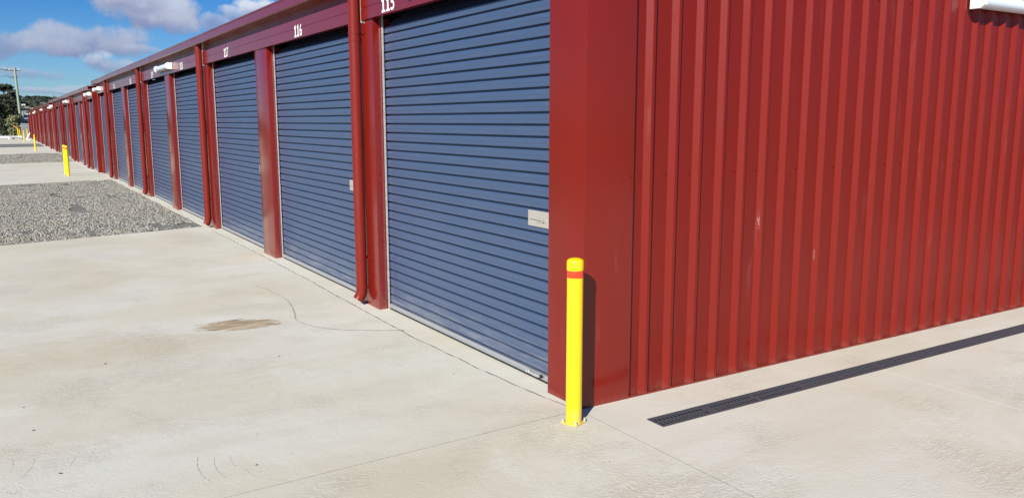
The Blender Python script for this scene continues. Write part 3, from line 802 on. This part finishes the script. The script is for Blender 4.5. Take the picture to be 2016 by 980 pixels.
# pale picket fence behind the last shed
fx = -97.0
f = empty('picket_fence', (fx, 0, -.1), 'pale grey picket fence behind the end of the sheds', 'fence')
for i in range(56):
    y = -.72+i*.085; MB().box(-.015, .015, y, y+.055, .02, 1.55).build('picket', m_galv, f)
MB().box(-.05, -.02, -.75, 4.1, .35, .43).build('rail', m_galv, f); MB().box(-.05, -.02, -.75, 4.1, 1.2, 1.28).build('rail', m_galv, f)
# dark open fence in front of the trees
f = empty('mesh_fence', (-99.0, -1.6, -.1), 'dark wire fence in front of the trees at the far left', 'fence')
for i in range(9): MB().tube([(0, -i*2.4, 0), (0, -i*2.4, 1.75)], .035, 8).build('post', m_rubber, f)
b = MB()
for z in (.25, .65, 1.05, 1.4, 1.7): b.tube([(0, 0, z), (0, -19.2, z)], .012, 5)
b.build('wires', m_rubber, f)

# grey-roofed house
def house(name, label, loc, sx, sy, wh, rh, wall, roof, rz=0):
    h = empty(name, loc, label, 'house', None, rz)
    MB().box(-sx/2, sx/2, -sy/2, sy/2, 0, wh).build('wall', wall, h)
    e = .35
    MB().prism([(-sx/2-e, wh-.05), (0, wh+rh), (sx/2+e, wh-.05), (sx/2+e, wh-.17), (0, wh+rh-.12), (-sx/2-e, wh-.17)], 'y', -sy/2-e, sy/2+e).build('roof', roof, h)
    for yy in (-sy*.28, sy*.22):
        w = MB().box(sx/2+.003, sx/2+.05, yy-.5, yy+.5, wh*.35, wh*.8).build('window', m_window, h)
        MB().box(sx/2+.002, sx/2+.07, yy-.56, yy+.56, wh*.33, wh*.35).build('sill', m_white, w)
    MB().box(sx/2+.003, sx/2+.04, -.45, .45, 0, 2.0).build('door', m_bark, h)
    return h
hh = house('house', 'low building with a wide grey roof behind the far end of the row', (-125, 1.2, -.45), 9, 4.6, 2.2, 1.3, m_dark, m_roofg)

# ------------------------------------------------------------------ trees
def leaves_mesh(name, blobs, n, size, drop=0.):
    """many small leaf quads spread through a set of ellipsoids"""
    vol = np.array([b[3]*b[4]*b[5] for b in blobs])**.7; pick = rng.choice(len(blobs), n, p=vol/vol.sum())
    B = np.array(blobs)[pick]
    d = rng.normal(size=(n, 3)); d /= np.linalg.norm(d, axis=1)[:, None]
    rad = rng.random(n)**.45
    C = B[:, :3]+d*B[:, 3:6]*rad[:, None]*(1+.15*rng.normal(size=(n, 1)))
    a = rng.normal(size=(n, 3)); a /= np.linalg.norm(a, axis=1)[:, None]
    b = np.cross(a, rng.normal(size=(n, 3))); b /= np.linalg.norm(b, axis=1)[:, None]
    s = size*(.5+rng.random(n))[:, None]
    V = np.stack([C-a*s-b*s*.5, C+a*s-b*s*.5, C+a*s*.8+b*s*.6, C-a*s*.7+b*s*.5], 1).reshape(-1, 3)
    me = bpy.data.meshes.new(name); me.vertices.add(n*4); me.vertices.foreach_set('co', V.reshape(-1))
    me.loops.add(n*4); me.loops.foreach_set('vertex_index', np.arange(n*4, dtype=np.int32)); me.polygons.add(n)
    me.polygons.foreach_set('loop_start', np.arange(0, n*4, 4, dtype=np.int32)); me.polygons.foreach_set('loop_total', np.full(n, 4, np.int32))
    me.update(calc_edges=True); return me
def tree(label, x, y, h, r, kind, n=7000, size=.10, name='tree', cat='tree', group=None, leaf=None):
    z0 = gz(x, y)-.05; t_ = empty(name, (x, y, z0), label, cat, group)
    blobs = []; tr = MB()
    if kind == 'bushy':
        for i in range(26):
            a = random.random()*6.28; rr_ = r*random.random()**.6*.8; zz = h*(.18+.72*random.random()); k_ = 1-.55*abs(zz/h-.45)
            q = r*(.22+.25*random.random())
            blobs.append((math.cos(a)*rr_*k_, math.sin(a)*rr_*k_, zz, q, q, q*.75))
        tr.tube([(0, 0, 0), (.1, 0, h*.4), (0, .1, h*.8)], [h*.035, h*.025, h*.008], 8)
    elif kind == 'umbrella':
        tr.tube([(0, 0, 0), (.15, .1, h*.35), (-.1, 0, h*.6), (0, .1, h*.85)], [h*.03, h*.024, h*.017, h*.008], 8)
        for i in range(9):
            a = i*.7+random.random()*.4; z1 = h*(.5+.3*random.random()); ex, ey, ez = math.cos(a)*r*.75, math.sin(a)*r*.75, h*(.72+.2*random.random())
            tr.tube([(0, 0, z1), (ex*.5, ey*.5, z1+(ez-z1)*.5), (ex, ey, ez)], [h*.011, h*.008, h*.004], 6)
            blobs.append((ex, ey, ez, r*.36, r*.36, h*.055))
        for i in range(8):
            a = random.random()*6.28; q = random.random()*.5*r; blobs.append((math.cos(a)*q, math.sin(a)*q, h*(.92+.06*random.random()), r*.38, r*.38, h*.05))
        for i in range(4):
            a = random.random()*6.28; blobs.append((math.cos(a)*r*.7, math.sin(a)*r*.7, h*(.55+.1*random.random()), r*.28, r*.28, h*.035))
    elif kind == 'conifer':
        tr.tube([(0, 0, 0), (0, 0, h)], [h*.03, h*.004], 8)
        for i in range(22):
            f_ = (i+.5)/22; zz = h*(.08+.9*f_); rr_ = r*(1-f_)**.8; 
            for j in range(3):
                a = random.random()*6.28; blobs.append((math.cos(a)*rr_*.55, math.sin(a)*rr_*.55, zz, rr_*.5+.1, rr_*.5+.1, h*.03))
    tr.build('trunk', m_bark, t_, smooth=40)
    link('crown', leaves_mesh('crown', blobs, n, size), leaf or m_leafd, t_)
    return t_
G = 'trees behind the far end of the yard'
def ty(x, px): return py_(x, px, 230).y
tree('dark dense bushy tree at the left frame edge behind the wire fence', -118, ty(-118, 2), 4.9, 1.9, 'bushy', 9000, .10, group=G)
tree('dark dense bushy tree between the left-edge tree and the pole', -121, ty(-121, 22), 4.5, 1.5, 'bushy', 9000, .10, group=G)
tree('dark bushy tree rising just behind the utility pole', -128, ty(-128, 36), 4.5, 1.3, 'bushy', 6000, .10, group=G)
tree('pale yellow-green shrubby tree in front of the dark trees left of the pole', -112, ty(-112, 25), 2.9, .95, 'bushy', 2600, .08, leaf=m_leafy)
tree('flat-topped umbrella pine standing above the other trees at the left', -200, ty(-200, 12), 9.6, 3.0, 'umbrella', 2600, .17, name='pine_tree')
# hill trees that can be told apart
for (x, px, top, lab, rr_, kd) in ((-1100, 41, 199, 'round dark tree on the skyline just right of the pole', 6, 'bushy'), (-1500, 55, 194.5, 'smallest umbrella tree on the far ridge', 4, 'umbrella'),
                          (-1500, 69, 193.5, 'broad umbrella tree on the far ridge beside the broadest one', 6.5, 'umbrella'), (-1500, 86, 192, 'broadest umbrella tree on the far ridge above the shed roof', 9, 'umbrella')):
    P = py_(x, px, top); z0 = gz(x, P.y)
    tree(lab, x, P.y, max(8, P.z-z0), rr_, kd, 5000, .8, leaf=m_leafh, group='trees on the far hill')
# distant woodland: one mass
blobs = []
for i in range(3000):
    x = -720-850*random.random(); y = -500+900*random.random(); z0 = gz(x, y); q = 2.5+3.2*random.random()
    blobs.append((x, y, z0+q*.6, q*1.35, q*1.35, q))
for i in range(500):
    x = -230-420*random.random(); y = -260+430*random.random(); z0 = gz(x, y); q = 1.4+1.6*random.random()
    blobs.append((x, y, z0+q*.6, q*1.5, q*1.5, q))
o = link('woodland', leaves_mesh('woodland', blobs, 150000, 1.3), m_leafh); tag(o, 'dark wooded hillside far beyond the yard', 'woodland', kind='stuff')
# hillside houses
for (px, pyy, x, sx, rf, lab) in ((46, 206, -1050, 5, m_wallw, 'small white-roofed house high on the wooded hill'), (53, 211, -1000, 5, m_roofg, 'grey-roofed house on the hill right of the white roof'),
                             (62, 213, -960, 5, m_tile, 'tile-roofed house low on the hill above the shed roof'), (83, 203, -1200, 7, m_roofg, 'grey-roofed house below the broadest ridge tree'), (59, 208, -1100, 4, m_wallw, 'pale-roofed cottage midway up the hill')):
    P = py_(x, px, pyy); house('hill_house', lab, (x, P.y, P.z-2.4), 6, sx*.6, 1.4, 1.5, m_tile, rf)
